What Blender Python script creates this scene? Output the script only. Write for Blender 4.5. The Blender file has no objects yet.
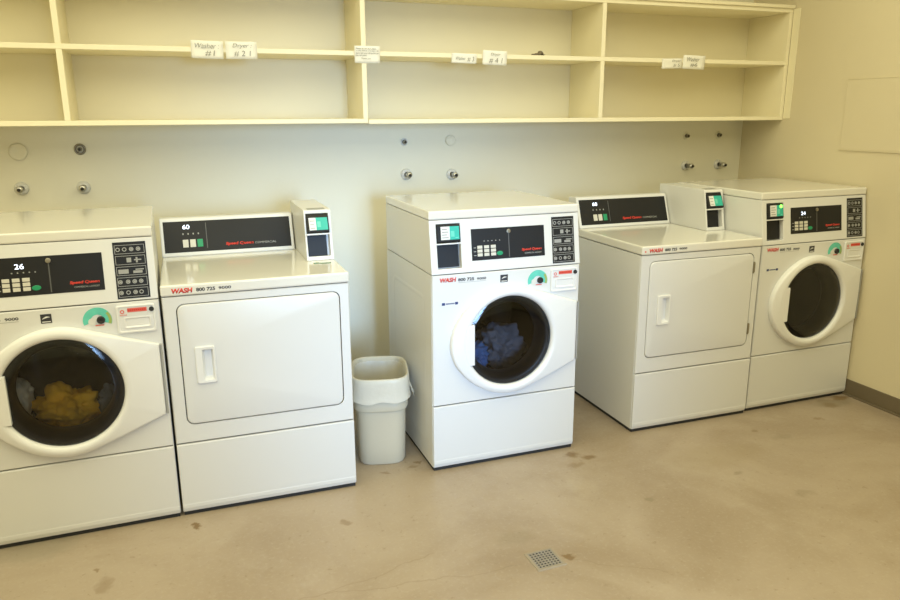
import bpy, bmesh, math, random
from mathutils import Vector, Matrix, noise
random.seed(7)
PI = math.pi
S = bpy.context.scene
COL = S.collection

# ------------------------------------------------------------------ helpers
def lin(c):
    return tuple(((v/255)/12.92 if v/255 <= .04045 else ((v/255+.055)/1.055)**2.4) for v in c)

def mat(name, col, rough=.5, metal=0., var=.03, scale=6., bump=0., bscale=60., coat=0., emit=None, spec=.5):
    """procedural principled material; col is linear rgb"""
    m = bpy.data.materials.new(name); m.use_nodes = True
    nt = m.node_tree; N = nt.nodes; L = nt.links
    b = N['Principled BSDF']
    b.inputs['Roughness'].default_value = rough
    b.inputs['Metallic'].default_value = metal
    b.inputs['Coat Weight'].default_value = coat
    b.inputs['Coat Roughness'].default_value = .12
    b.inputs['Specular IOR Level'].default_value = spec
    tc = N.new('ShaderNodeTexCoord')
    n = N.new('ShaderNodeTexNoise'); n.inputs['Scale'].default_value = scale; n.inputs['Detail'].default_value = 4
    L.new(tc.outputs['Object'], n.inputs['Vector'])
    mx = N.new('ShaderNodeMix'); mx.data_type = 'RGBA'
    mx.inputs['A'].default_value = (*[max(0, c*(1-var)) for c in col], 1)
    mx.inputs['B'].default_value = (*[min(1, c*(1+var)) for c in col], 1)
    L.new(n.outputs['Fac'], mx.inputs['Factor']); L.new(mx.outputs['Result'], b.inputs['Base Color'])
    if bump:
        n2 = N.new('ShaderNodeTexNoise'); n2.inputs['Scale'].default_value = bscale; n2.inputs['Detail'].default_value = 5
        L.new(tc.outputs['Object'], n2.inputs['Vector'])
        bp = N.new('ShaderNodeBump'); bp.inputs['Strength'].default_value = bump; bp.inputs['Distance'].default_value = .01
        L.new(n2.outputs['Fac'], bp.inputs['Height']); L.new(bp.outputs['Normal'], b.inputs['Normal'])
    if emit:
        b.inputs['Emission Color'].default_value = (*emit[0], 1); b.inputs['Emission Strength'].default_value = emit[1]
    return m

def newbm(): return bmesh.new()

def box(bm, x0, x1, y0, y1, z0, z1):
    vs = [bm.verts.new((x, y, z)) for x in (x0, x1) for y in (y0, y1) for z in (z0, z1)]
    for f in ((0,1,3,2),(4,6,7,5),(0,4,5,1),(2,3,7,6),(0,2,6,4),(1,5,7,3)):
        bm.faces.new([vs[i] for i in f])
    return vs

def prism(bm, prof, u0, u1):
    """profile of (v,z) points extruded along u"""
    a = [bm.verts.new((u0, p[0], p[1])) for p in prof]; b = [bm.verts.new((u1, p[0], p[1])) for p in prof]
    n = len(prof)
    bm.faces.new(a); bm.faces.new(b[::-1])
    for i in range(n): bm.faces.new((a[i], b[i], b[(i+1) % n], a[(i+1) % n]))

def cyl(bm, c, r0, r1, h, axis='z', n=24, caps=True):
    M = {'z': Matrix(), 'y': Matrix.Rotation(-PI/2, 4, 'X'), 'x': Matrix.Rotation(PI/2, 4, 'Y')}[axis]
    def P(r, t, k): return Vector(c) + (M @ Vector((r*math.cos(t), r*math.sin(t), k)))
    a = [bm.verts.new(P(r0, 2*PI*i/n, 0)) for i in range(n)]
    b = [bm.verts.new(P(r1, 2*PI*i/n, h)) for i in range(n)]
    for i in range(n): bm.faces.new((a[i], a[(i+1) % n], b[(i+1) % n], b[i]))
    if caps: bm.faces.new(a[::-1]); bm.faces.new(b)

def lathe(bm, c, prof, n=32, axis='y'):
    """prof list of (radius, along); axis 'y' -> along = y"""
    rings = []
    for r, k in prof:
        ring = []
        for i in range(n):
            t = 2*PI*i/n
            p = Vector((r*math.cos(t), k, r*math.sin(t))) if axis == 'y' else Vector((r*math.cos(t), r*math.sin(t), k))
            ring.append(bm.verts.new(Vector(c)+p))
        rings.append(ring)
    for a, b in zip(rings, rings[1:]):
        for i in range(n): bm.faces.new((a[i], a[(i+1) % n], b[(i+1) % n], b[i]))
    return rings

def skin(bm, rings, close=True):
    vr = [[bm.verts.new(p) for p in r] for r in rings]
    n = len(vr[0])
    for a, b in zip(vr, vr[1:]):
        for i in range(n if close else n-1):
            q = [a[i], a[(i+1) % n], b[(i+1) % n], b[i]]
            bm.faces.new(q)
    return vr

def obj(name, bm, m, parent=None, bevel=0, seg=2, smooth=False, M=None, ang=40):
    bmesh.ops.remove_doubles(bm, verts=bm.verts[:], dist=1e-5)
    bmesh.ops.recalc_face_normals(bm, faces=bm.faces[:])
    if M is not None: bm.transform(M)
    me = bpy.data.meshes.new(name); bm.to_mesh(me); bm.free()
    o = bpy.data.objects.new(name, me); COL.objects.link(o)
    me.materials.append(m)
    if parent: o.parent = parent
    if bevel:
        md = o.modifiers.new('bevel', 'BEVEL'); md.width = bevel; md.segments = seg; md.limit_method = 'ANGLE'; md.angle_limit = math.radians(ang)
    if smooth:
        for p in me.polygons: p.use_smooth = True
    return o

def smooth_by_angle(o, deg=35):
    """smooth shading, sharp edges kept"""
    me = o.data
    for p in me.polygons: p.use_smooth = True
    bm = bmesh.new(); bm.from_mesh(me)
    for e in bm.edges:
        if len(e.link_faces) == 2 and e.calc_face_angle(0) > math.radians(deg): e.smooth = False
    bm.to_mesh(me); bm.free()

def thing(name, label, cat, loc=(0,0,0), rz=0, group=None):
    o = bpy.data.objects.new(name, None); COL.objects.link(o)
    o.location = loc; o.rotation_euler = (0, 0, rz); o.empty_display_size = .1
    return tag(o, label, cat, group)
def tag(o, label, cat, group=None):
    o['label'] = label; o['category'] = cat
    if group: o['group'] = group
    return o
def struct(name, bm, m, **k):
    o = obj(name, bm, m, **k); o['kind'] = 'structure'; return o

def copy_tree(o, parent=None):
    kids = [c for c in ALLKIDS(o)]
    c = o.copy(); COL.objects.link(c)
    if parent: c.parent = parent
    for k in kids: copy_tree(k, c)
    return c
def ALLKIDS(o): return [c for c in COL.objects if c.parent == o]

TXT = {}
def text_bm(body, width, height, bold=.0, shear=0., depth=.0004):
    """letters as mesh, lower-left at origin in the XZ plane, facing -y, fitted to width x height"""
    key = (body, bold, shear)
    if key not in TXT:
        cu = bpy.data.curves.new('letters', 'FONT'); cu.body = body; cu.size = 1; cu.shear = shear; cu.offset = bold; cu.resolution_u = 3
        t = bpy.data.objects.new('letters', cu); COL.objects.link(t)
        dg = bpy.context.evaluated_depsgraph_get(); dg.update()
        TXT[key] = bpy.data.meshes.new_from_object(t.evaluated_get(dg))
        bpy.data.objects.remove(t)
    bm = bmesh.new(); bm.from_mesh(TXT[key])
    xs = [v.co.x for v in bm.verts]; ys = [v.co.y for v in bm.verts]
    x0, x1, y0, y1 = min(xs), max(xs), min(ys), max(ys)
    for v in bm.verts:
        v.co = Vector(((v.co.x-x0)/(x1-x0)*width, 0, (v.co.y-y0)/(y1-y0)*height))
    r = bmesh.ops.extrude_face_region(bm, geom=bm.faces[:])
    for g in r['geom']:
        if isinstance(g, bmesh.types.BMVert): g.co.y -= depth
    return bm
def text(name, body, w, h, x, y, z, m, parent, M=None, **k):
    bm = text_bm(body, w, h, **k); bm.transform(Matrix.Translation((x, y, z)))
    return obj(name, bm, m, parent, M=M)

def rrect(x0, x1, z0, z1, r, n=6):
    """rounded rectangle points, ccw seen from the front; also the index of the rectangle corner for each point"""
    pts = []; cor = []
    for (cx, cz, a0, kx, kz) in ((x1-r, z0+r, -PI/2, x1, z0), (x1-r, z1-r, 0, x1, z1), (x0+r, z1-r, PI/2, x0, z1), (x0+r, z0+r, PI, x0, z0)):
        for i in range(n+1):
            a = a0+PI/2*i/n
            pts.append((cx+r*math.cos(a), cz+r*math.sin(a))); cor.append((kx, kz))
    return pts, cor

# ------------------------------------------------------------------ materials
M = {}
M['enamel'] = mat('white_enamel', (.73, .73, .71), .36, var=.012, scale=3, bump=.02, bscale=220, coat=.06)
M['lid'] = mat('light_tinted_enamel_top', (.78, .765, .70), .17, var=.015, scale=3, coat=.5)  # brighter, warmer light on the tops is put into this enamel colour
M['plastic'] = mat('white_moulded_plastic', (.80, .80, .78), .32, var=.012)
M['recess'] = mat('offwhite_plastic', (.70, .69, .64), .4)
M['black'] = mat('black_panel_film', (.012, .012, .012), .45, var=.1, spec=.3)
M['gasket'] = mat('black_rubber', (.010, .010, .010), .45, var=.1)
M['dark'] = mat('black_parts_and_shade', (.02, .02, .02), .7)  # black small parts, and the painted shade gap under the machines
M['key'] = mat('pale_keypad_button', (.62, .60, .52), .5)
M['green'] = mat('green_start_button', (.01, .28, .12), .4)
M['teal'] = mat('teal_sticker', (.03, .46, .36), .4, var=.12, scale=30)
M['tealpale'] = mat('pale_teal_sticker', (.13, .60, .47), .4, var=.15, scale=40)
M['white'] = mat('white_print', (.75, .75, .72), .5)
M['grey'] = mat('grey_print', (.35, .35, .33), .5)
M['stk'] = mat('faded_green_sticker', (.16, .26, .15), .5, var=.3, scale=60)
M['dim'] = mat('dim_print', (.10, .10, .095), .5)
M['red'] = mat('red_print', (.62, .035, .02), .45)
M['redpale'] = mat('red_sticker', (.72, .13, .09), .45, var=.15, scale=60)
M['ink'] = mat('black_print', (.03, .03, .035), .5)
M['blue'] = mat('navy_sticker', (.02, .04, .16), .45)
M['chrome'] = mat('brushed_metal', (.55, .54, .50), .3, metal=1, var=.05)
M['drum'] = mat('steel_drum', (.06, .06, .062), .18, metal=1, var=.08, scale=12, bump=0)
M['led'] = mat('lit_led_digits', (.7, .75, .9), .4, emit=((.75, .85, 1), 2.5))
M['ledgreen'] = mat('lit_green_led', (.2, .8, .1), .4, emit=((.25, 1, .1), 2.5))
M['shelf'] = mat('cream_shelf_paint', (.87, .80, .57), .42, var=.035, scale=2.2, bump=.05, bscale=18)
M['paper'] = mat('white_paper', (.86, .84, .74), .7, var=.02, scale=14, bump=.05, bscale=40)
M['pencil'] = mat('handwriting_ink', (.20, .19, .15), .7)
M['bin'] = mat('offwhite_bin_plastic', (.58, .53, .40), .42, var=.04)
M['ywool'] = mat('yellow_cloth', (.86, .44, .02), .85, var=.25, scale=14, bump=.25, bscale=50)
M['gcloth'] = mat('grey_cloth', (.15, .165, .19), .9, var=.3, scale=30, bump=.3, bscale=70)
M['bcloth'] = mat('blue_cloth', (.05, .13, .33), .9, var=.3, scale=25, bump=.3, bscale=70)
M['dcloth'] = mat('slate_cloth', (.10, .11, .15), .9, var=.4, scale=25, bump=.3, bscale=70)
M['lump'] = mat('dark_crumpled_cloth', (.20, .16, .10), .9, var=.4, scale=40)
M['base'] = mat('brown_cove_base', (.15, .118, .072), .5, var=.1)
M['drainrim'] = mat('cement_drain_rim', (.31, .26, .19), .6, var=.1, scale=40)
M['drain'] = mat('worn_drain_metal', (.30, .27, .23), .5, metal=.3, var=.2, scale=30)
M['brass'] = mat('tarnished_metal', (.30, .27, .20), .4, metal=.8, var=.15)
M['hole'] = mat('dark_pipe_hole', (.03, .027, .02), .8)

def glass_mat():
    m = bpy.data.materials.new('tinted_door_glass'); m.use_nodes = True
    nt = m.node_tree; N = nt.nodes; L = nt.links; N.remove(N['Principled BSDF'])
    t = N.new('ShaderNodeBsdfTransparent'); t.inputs['Color'].default_value = (.74, .76, .76, 1)
    g = N.new('ShaderNodeBsdfGlossy'); g.inputs['Roughness'].default_value = .04; g.inputs['Color'].default_value = (1, 1, 1, 1)
    f = N.new('ShaderNodeFresnel'); f.inputs['IOR'].default_value = 1.5
    x = N.new('ShaderNodeMixShader'); L.new(f.outputs[0], x.inputs[0]); L.new(t.outputs[0], x.inputs[1]); L.new(g.outputs[0], x.inputs[2])
    L.new(x.outputs[0], N['Material Output'].inputs['Surface']); return m
M['glass'] = glass_mat()

def liner_mat():
    m = mat('translucent_bag_film', (.86, .83, .72), .38, var=.03, scale=20, bump=.25, bscale=35)
    nt = m.node_tree; N = nt.nodes; L = nt.links
    t = N.new('ShaderNodeBsdfTranslucent'); t.inputs['Color'].default_value = (.80, .76, .62, 1)
    x = N.new('ShaderNodeMixShader'); x.inputs[0].default_value = .32
    L.new(N['Principled BSDF'].outputs[0], x.inputs[1]); L.new(t.outputs[0], x.inputs[2]); L.new(x.outputs[0], N['Material Output'].inputs['Surface'])
    return m
M['liner'] = liner_mat()

def wall_mat(name, col):
    m = mat(name, col, .55, var=.03, scale=1.3, bump=.06, bscale=45); return m
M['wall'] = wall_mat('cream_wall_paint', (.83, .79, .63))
M['wallright'] = wall_mat('dimmed_cream_wall_paint', (.68, .60, .41))  # wall cream darkened and yellowed for the dimmer, warmer light on this side
M['ceil'] = wall_mat('ceiling_paint', (.86, .83, .70))

def floor_mat(stains, cracks):
    m = bpy.data.materials.new('sealed_concrete'); m.use_nodes = True
    nt = m.node_tree; N = nt.nodes; L = nt.links; b = N['Principled BSDF']
    tc = N.new('ShaderNodeTexCoord'); P = tc.outputs['Object']
    def nz(scale, detail=5, rough=.55, dist=0):
        n = N.new('ShaderNodeTexNoise'); n.inputs['Scale'].default_value = scale; n.inputs['Detail'].default_value = detail
        n.inputs['Roughness'].default_value = rough; n.inputs['Distortion'].default_value = dist; L.new(P, n.inputs['Vector']); return n
    def ramp(src, a, bb):
        r = N.new('ShaderNodeMapRange'); r.inputs['From Min'].default_value = a; r.inputs['From Max'].default_value = bb
        r.interpolation_type = 'SMOOTHSTEP'; L.new(src, r.inputs['Value']); return r.outputs[0]
    def math_(op, a, bb=None, c=None):
        n = N.new('ShaderNodeMath'); n.operation = op
        for i, v in enumerate((a, bb, c)):
            if v is None: continue
            if isinstance(v, (int, float)): n.inputs[i].default_value = v
            else: L.new(v, n.inputs[i])
        return n.outputs[0]
    def mix(a, bcol, f):
        x = N.new('ShaderNodeMix'); x.data_type = 'RGBA'
        if isinstance(a, tuple): x.inputs['A'].default_value = (*a, 1)
        else: L.new(a, x.inputs['A'])
        x.inputs['B'].default_value = (*bcol, 1); L.new(f, x.inputs['Factor']); return x.outputs['Result']
    c = mix((.385, .310, .228), (.290, .220, .146), ramp(nz(1.4, 6, .6, .6).outputs['Fac'], .35, .72))
    c = mix(c, (.44, .37, .285), ramp(nz(2.7, 8, .7, .3).outputs['Fac'], .5, .9))
    c = mix(c, (.27, .19, .10), math_('MULTIPLY', ramp(nz(7, 7, .7, .5).outputs['Fac'], .60, .80), .55))
    c = mix(c, (.20, .14, .08), math_('MULTIPLY', ramp(nz(38, 3, .6).outputs['Fac'], .62, .74), .45))
    c = mix(c, (.45, .39, .30), math_('MULTIPLY', ramp(nz(75, 3, .6).outputs['Fac'], .5, .75), .32))
    wob = nz(16, 4, .6)
    off = N.new('ShaderNodeVectorMath'); off.operation = 'MULTIPLY_ADD'
    L.new(wob.outputs['Color'], off.inputs[0]); off.inputs[1].default_value = (.09, .09, 0); off.inputs[2].default_value = (-.045, -.045, 0)
    wp = N.new('ShaderNodeVectorMath'); wp.operation = 'ADD'; L.new(P, wp.inputs[0]); L.new(off.outputs[0], wp.inputs[1])
    for (x, y, rx, ry, st, col) in stains:
        s = N.new('ShaderNodeVectorMath'); s.operation = 'SUBTRACT'; L.new(wp.outputs[0], s.inputs[0]); s.inputs[1].default_value = (x, y, 0)
        k = N.new('ShaderNodeVectorMath'); k.operation = 'MULTIPLY'; L.new(s.outputs[0], k.inputs[0]); k.inputs[1].default_value = (1/rx, 1/ry, 0)
        ln = N.new('ShaderNodeVectorMath'); ln.operation = 'LENGTH'; L.new(k.outputs[0], ln.inputs[0])
        c = mix(c, col, math_('MULTIPLY', ramp(ln.outputs['Value'], 1.15, .45), st))
    off2 = N.new('ShaderNodeVectorMath'); off2.operation = 'MULTIPLY_ADD'
    L.new(nz(5, 4, .6).outputs['Color'], off2.inputs[0]); off2.inputs[1].default_value = (.10, .10, 0); off2.inputs[2].default_value = (-.05, -.05, 0)
    cp = N.new('ShaderNodeVectorMath'); cp.operation = 'ADD'; L.new(P, cp.inputs[0]); L.new(off2.outputs[0], cp.inputs[1])
    for (x0, y0, x1, y1) in cracks:
        d = Vector((x1-x0, y1-y0)); ll = d.length; d /= ll
        s = N.new('ShaderNodeVectorMath'); s.operation = 'SUBTRACT'; L.new(cp.outputs[0], s.inputs[0]); s.inputs[1].default_value = (x0, y0, 0)
        a = N.new('ShaderNodeVectorMath'); a.operation = 'DOT_PRODUCT'; L.new(s.outputs[0], a.inputs[0]); a.inputs[1].default_value = (d.x, d.y, 0)
        q = N.new('ShaderNodeVectorMath'); q.operation = 'DOT_PRODUCT'; L.new(s.outputs[0], q.inputs[0]); q.inputs[1].default_value = (-d.y, d.x, 0)
        f = ramp(math_('ABSOLUTE', q.outputs['Value']), .0035, .0012)
        f = math_('MULTIPLY', f, math_('MULTIPLY', math_('GREATER_THAN', a.outputs['Value'], 0.), math_('LESS_THAN', a.outputs['Value'], ll)))
        c = mix(c, (.22, .16, .10), math_('MULTIPLY', f, .32))
    L.new(c, b.inputs['Base Color'])
    r = N.new('ShaderNodeMapRange'); r.inputs['To Min'].default_value = .30; r.inputs['To Max'].default_value = .50
    L.new(nz(4, 4).outputs['Fac'], r.inputs['Value']); L.new(r.outputs[0], b.inputs['Roughness'])
    bp = N.new('ShaderNodeBump'); bp.inputs['Strength'].default_value = .06; bp.inputs['Distance'].default_value = .01
    L.new(nz(30, 6).outputs['Fac'], bp.inputs['Height']); L.new(bp.outputs['Normal'], b.inputs['Normal'])
    return m
BR = (.17, .10, .03); GR = (.21, .17, .10)
STAINS = [(1.585, -1.10, .05, .03, .8, BR), (1.645, -1.15, .045, .03, .75, BR), (1.56, -1.20, .05, .025, .4, BR),
          (3.20, -1.06, .13, .06, .6, GR), (3.29, -1.02, .06, .03, .8, BR), (3.16, -1.08, .04, .03, .5, BR),
          (-.58, -1.075, .17, .10, .5, (.24, .21, .15)), (-.03, -1.12, .018, .022, .9, BR), (-.33, -1.40, .03, .05, .35, BR), (-.36, -1.30, .012, .012, .6, BR),
          (.75, -.97, .03, .012, .55, BR), (.87, -.96, .03, .015, .45, BR), (.91, -.93, .014, .01, .7, BR),
          (1.68, -1.56, .03, .018, .6, GR), (2.17, -1.52, .03, .02, .5, GR), (2.55, -1.2, .02, .015, .5, BR),
          (1.06, -1.63, .09, .05, .25, GR), (2.3, -1.75, .05, .03, .35, GR), (.5, -1.3, .025, .02, .5, BR), (2.2, -1.35, .3, .12, .25, (.27, .20, .10)),
          (1.18, -1.79, .022, .02, .8, BR), (2.75, -1.95, .04, .015, .5, BR), (2.95, -1.2, .025, .02, .5, BR), (2.62, -1.3, .06, .03, .3, GR)]
CRACKS = [(.35, -1.70, 1.03, -1.79), (1.16, -1.80, 1.45, -2.0), (-.2, -1.78, .35, -1.70), (.75, -1.60, .35, -1.70)]

# ------------------------------------------------------------------ the room
RX, LX, FY, CH = 3.368, -2.3, -5.6, 2.66
bm = newbm(); box(bm, LX-.1, RX+.1, FY-.1, .1, -.1, 0); struct('floor', bm, floor_mat(STAINS, CRACKS))
bm = newbm(); box(bm, LX-.1, RX+.1, 0, .1, 0, CH); struct('wall_back', bm, M['wall'])
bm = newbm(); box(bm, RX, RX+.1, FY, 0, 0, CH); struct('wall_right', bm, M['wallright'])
bm = newbm(); box(bm, LX-.1, LX, FY, 0, 0, CH); struct('wall_left', bm, M['ceil'])
DX0, DX1, DZ = .35, 1.55, 2.1      # the doorway behind the camera
bm = newbm(); box(bm, LX-.1, DX0, FY-.1, FY, 0, CH); box(bm, DX1, RX+.1, FY-.1, FY, 0, CH); box(bm, DX0, DX1, FY-.1, FY, DZ, CH)
struct('wall_front', bm, M['wall'])
bm = newbm(); box(bm, LX-.1, RX+.1, FY-.1, .1, CH, CH+.1); struct('ceiling', bm, M['ceil'])
bm = newbm()
box(bm, RX-.008, RX, FY, 0, 0, .089); box(bm, RX-.018, RX-.008, FY, -.006, 0, .010); struct('baseboard_right', bm, M['base'], bevel=.003)
bm = newbm(); box(bm, LX, RX-.018, -.008, 0, 0, .089); struct('baseboard_back', bm, M['base'], bevel=.003)
# scribe strip where the shelving meets the right wall
bm = newbm(); box(bm, RX-.004, RX, -.378, -.328, 1.47, 2.07); struct('trim_1', bm, M['shelf'], bevel=.002)

# access panel on the right wall
t = thing('access_panel', 'flush cream access panel set in the right wall above corner washer', 'panel', (RX, -1.03, 1.314))
bm = newbm(); box(bm, -.004, .001, -.28, .28, 0, .356); obj('panel_cover', bm, M['wallright'], t, bevel=.0015)
bm = newbm(); box(bm, -.006, .001, -.286, .286, -.006, .0); obj('panel_edging', bm, M['wallright'], t)
bm = newbm(); box(bm, -.0052, .001, -.284, .284, .356, .359); obj('panel_edging', bm, M['wallright'], t)

# ------------------------------------------------------------------ shelving
def shelf_unit(label, x0, x1, divs, dz, end_r):
    t = thing('wall_shelf_unit', label, 'shelf', (0, 0, 0))
    F = -.3265; TH = .021
    zb, zm, zt = 1.462+dz, 1.767, 2.050
    for nm, z in (('bottom_shelf', zb), ('middle_shelf', zm), ('top_shelf', zt)):
        bm = newbm(); box(bm, x0, x1, F, -.006, z, z+TH); obj(nm, bm, M['shelf'], t, bevel=.002)
    bm = newbm(); box(bm, x0, x1, -.006, -.0005, zb, zt+TH); obj('back_panel', bm, M['shelf'], t)
    for i, d in enumerate(divs):
        bm = newbm()
        for za, zc in ((zb+TH, zm), (zm+TH, zt)): box(bm, d-.0115, d+.0115, F+.001, -.006, za, zc)
        obj('divider', bm, M['shelf'], t, bevel=.0015)
    bm = newbm(); box(bm, x0, x1, F-.012, F+.02, zt+TH, zt+TH+.018); obj('top_moulding', bm, M['shelf'], t, bevel=.003)
    return t
shelf_unit('long cream open shelving above the left machines, ending above the trash bin', -1.66, .884, (-1.648, -.383, .8725), .004, False)
shelf_unit('cream open shelving above the middle and right machines, reaching the right wall', .886, 3.366, (2.139, 3.354), 0, True)

# paper notes taped to the middle shelf edge
def note(x0, x1, z0, z1, lines, label, tilt=0., cat='sign', name='paper_note', rowh=.018, thick=0.):
    w, h = x1-x0, z1-z0
    t = thing(name, label, cat, (x0, -.3272, z0)); t.rotation_euler = (0, tilt, 0)
    bm = newbm(); nx, nzz = 6, 5
    g = [[bm.verts.new((w*i/nx, -.0008-.0035*(j/nzz)**2-.0018*math.sin(i*1.3+x0*9), h*j/nzz)) for j in range(nzz+1)] for i in range(nx+1)]
    for i in range(nx):
        for j in range(nzz): bm.faces.new((g[i][j], g[i+1][j], g[i+1][j+1], g[i][j+1]))
    o = obj('sheet', bm, M['paper'], t, smooth=True)
    md = o.modifiers.new('thickness', 'SOLIDIFY'); md.thickness = .0004
    for (s, lx, lz, lw, lh, sh) in lines:
        text('handwriting' if name == 'paper_note' else 'printed_text', s, lw, lh, lx, -.0062, lz, M['pencil'], t, shear=sh, bold=-.012 if name == 'paper_note' else .004)
    return t
note(.121, .252, 1.742, 1.815, [('Washer :', .016, .042, .098, .020, .25), ('#1', .056, .010, .040, .024, .1)], 'handwritten paper note on shelf edge above left dryer, nearer the left washer', .02)
note(.263, .395, 1.741, 1.813, [('Dryer :', .030, .042, .080, .022, .25), ('# 2 1', .034, .010, .070, .024, .1)], 'handwritten paper note on shelf edge above left dryer, right of its twin', -.01)
note(.828, .948, 1.735, 1.810, [('Please do not leave items', .008, .060, .094, .006, 0), ('on the shelves overnight. All', .006, .050, .106, .006, 0), ('items left here will be thrown', .006, .040, .108, .006, 0), ('away every week', .004, .029, .052, .008, 0), ('Thank you', .030, .015, .045, .008, 0)],
     'small typed paper notice on shelf edge where the two shelf units meet', .0, name='printed_notice')
note(1.302, 1.430, 1.744, 1.789, [('Washer', .020, .015, .050, .014, .2), ('# 3', .080, .008, .034, .022, .1)], 'short handwritten paper strip on shelf edge above middle washer', .02)
note(1.462, 1.590, 1.739, 1.806, [('Dryer', .042, .040, .050, .016, .2), ('# 4 1', .034, .008, .070, .026, .1)], 'tall handwritten paper note on shelf edge just right of short strip', .03)
note(2.503, 2.632, 1.735, 1.786, [('Dryer', .062, .030, .055, .014, .2), ('# 5', .070, .008, .040, .016, .1)], 'handwritten paper note on shelf edge above right dryer, left of the pair', -.03)
note(2.636, 2.778, 1.737, 1.808, [('Washer', .022, .040, .080, .020, .2), ('#6', .045, .012, .046, .020, .1)], 'handwritten paper note on shelf edge above right dryer, right of the pair', .02)

def crumple(name, c, s, seedv, amp=.35, freq=2.2, m=None, sub=4, parent=None, flat=None, clip=None):
    bm = newbm(); bmesh.ops.create_icosphere(bm, subdivisions=sub, radius=1)
    for v in bm.verts:
        p = v.co.copy(); q = p*freq+Vector((seedv*3.1, seedv*1.7, seedv))
        k = 1+amp*(noise.fractal(q, .9, 2.1, 4))+amp*.35*abs(noise.noise(q*2.6))
        v.co = Vector((p.x*s[0]*k, p.y*s[1]*k, p.z*s[2]*k))
        if flat is not None and v.co.z < flat: v.co.z = flat+(v.co.z-flat)*.08
        v.co += Vector(c)
        if clip: clip(v)
    o = obj(name, bm, m, parent, smooth=True); return o

o = crumple('crumpled_rag', (0, 0, 0), (.032, .022, .009), 4, .5, 2.4, M['lump'], 4, flat=-.005)
zmin = min(v.co.z for v in o.data.vertices); o.location = (1.80, -.25, 1.788-zmin)
for v in o.data.vertices:
    if v.co.x > .0: v.co.z += .016*max(0, 1-abs(v.co.x-.014)/.012)
tag(o, 'small dark crumpled rag lying on middle shelf right of paper notes', 'rag')

# ------------------------------------------------------------------ pipe stubs on the back wall
def pipe(kind, x, z, label, k=1., m='brass'):
    nm = {'plate': 'pipe_cover_plate', 'hole': 'pipe_stub', 'cap': 'capped_pipe'}[kind]
    cat = {'plate': 'cover plate', 'hole': 'pipe', 'cap': 'pipe'}[kind]
    t = thing(nm, label, cat, (x, 0, z), 0, {'plate': 'upper pipe outlets on the back wall', 'hole': 'upper pipe outlets on the back wall', 'cap': 'lower capped pipes on the back wall'}[kind])
    bm = newbm()
    if kind == 'plate':
        lathe(bm, (0, 0, 0), [(.040, +.0010), (.040, -.008), (.034, -.013), (.024, -.007), (.004, -.004), (.0, -.004)], 28); o = obj('escutcheon', bm, M['wall'], t, smooth=True); o.scale = (k, 1, k)
    elif kind == 'hole':
        lathe(bm, (0, 0, 0), [(.031, +.0010), (.031, -.006), (.025, -.009), (.019, -.006), (.019, -.001)], 28); o = obj('escutcheon', bm, M[m], t, smooth=True); o.scale = (k, 1, k)
        bm = newbm(); cyl(bm, (0, -.026, 0), .010, .010, .026, 'y', 18); obj('stub', bm, M['brass'], t, bevel=.002)
        bm = newbm(); lathe(bm, (0, 0, 0), [(.007, -.0262), (.0, -.0262)], 14); obj('opening', bm, M['hole'], t)
    else:
        lathe(bm, (0, 0, 0), [(.030, +.0010), (.030, -.005), (.022, -.012), (.014, -.014)], 28); obj('escutcheon', bm, M['recess'], t, smooth=True)
        bm = newbm(); lathe(bm, (0, 0, 0), [(.0115, 0), (.0115, -.045), (.015, -.046), (.015, -.066), (.012, -.070), (.0, -.071)], 18); obj('stub', bm, M['chrome'], t, smooth=True)
        bm = newbm(); cyl(bm, (0, -.079, 0), .008, .008, .009, 'y', 6); obj('plug', bm, M['hole'], t)
PK = {('plate', -.633): (.95, ''), ('hole', -.384): (.82, 'brass'), ('hole', 1.156): (.62, 'recess'), ('plate', 1.415): (.72, ''), ('hole', 2.947): (.7, 'wall'), ('hole', 3.186): (.7, 'wall')}
for kd, x, z, l in (('plate', -.633, 1.352, 'round painted pipe cover plate high on wall above left washer'),
                   ('hole', -.384, 1.358, 'dark open pipe stub high on wall above left washer'),
                   ('hole', 1.156, 1.364, 'small open pipe stub high on wall above middle washer'),
                   ('plate', 1.415, 1.368, 'round painted pipe cover plate high on wall above middle washer'),
                   ('hole', 2.947, 1.369, 'left open pipe stub high on wall above the right machines'),
                   ('hole', 3.186, 1.371, 'right open pipe stub high on wall near the room corner'),
                   ('cap', -.640, 1.190, 'left capped pipe low on wall behind left washer'),
                   ('cap', -.388, 1.186, 'right capped pipe low on wall behind left washer'),
                   ('cap', 1.164, 1.196, 'left capped pipe low on wall behind middle washer'),
                   ('cap', 1.422, 1.188, 'right capped pipe low on wall behind middle washer'),
                   ('cap', 2.955, 1.192, 'left capped pipe low on wall behind corner washer'),
                   ('cap', 3.200, 1.192, 'right capped pipe low on wall nearest the room corner')):
    pipe(kd, x, z, l, *PK.get((kd, x), (1., 'brass')))

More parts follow.
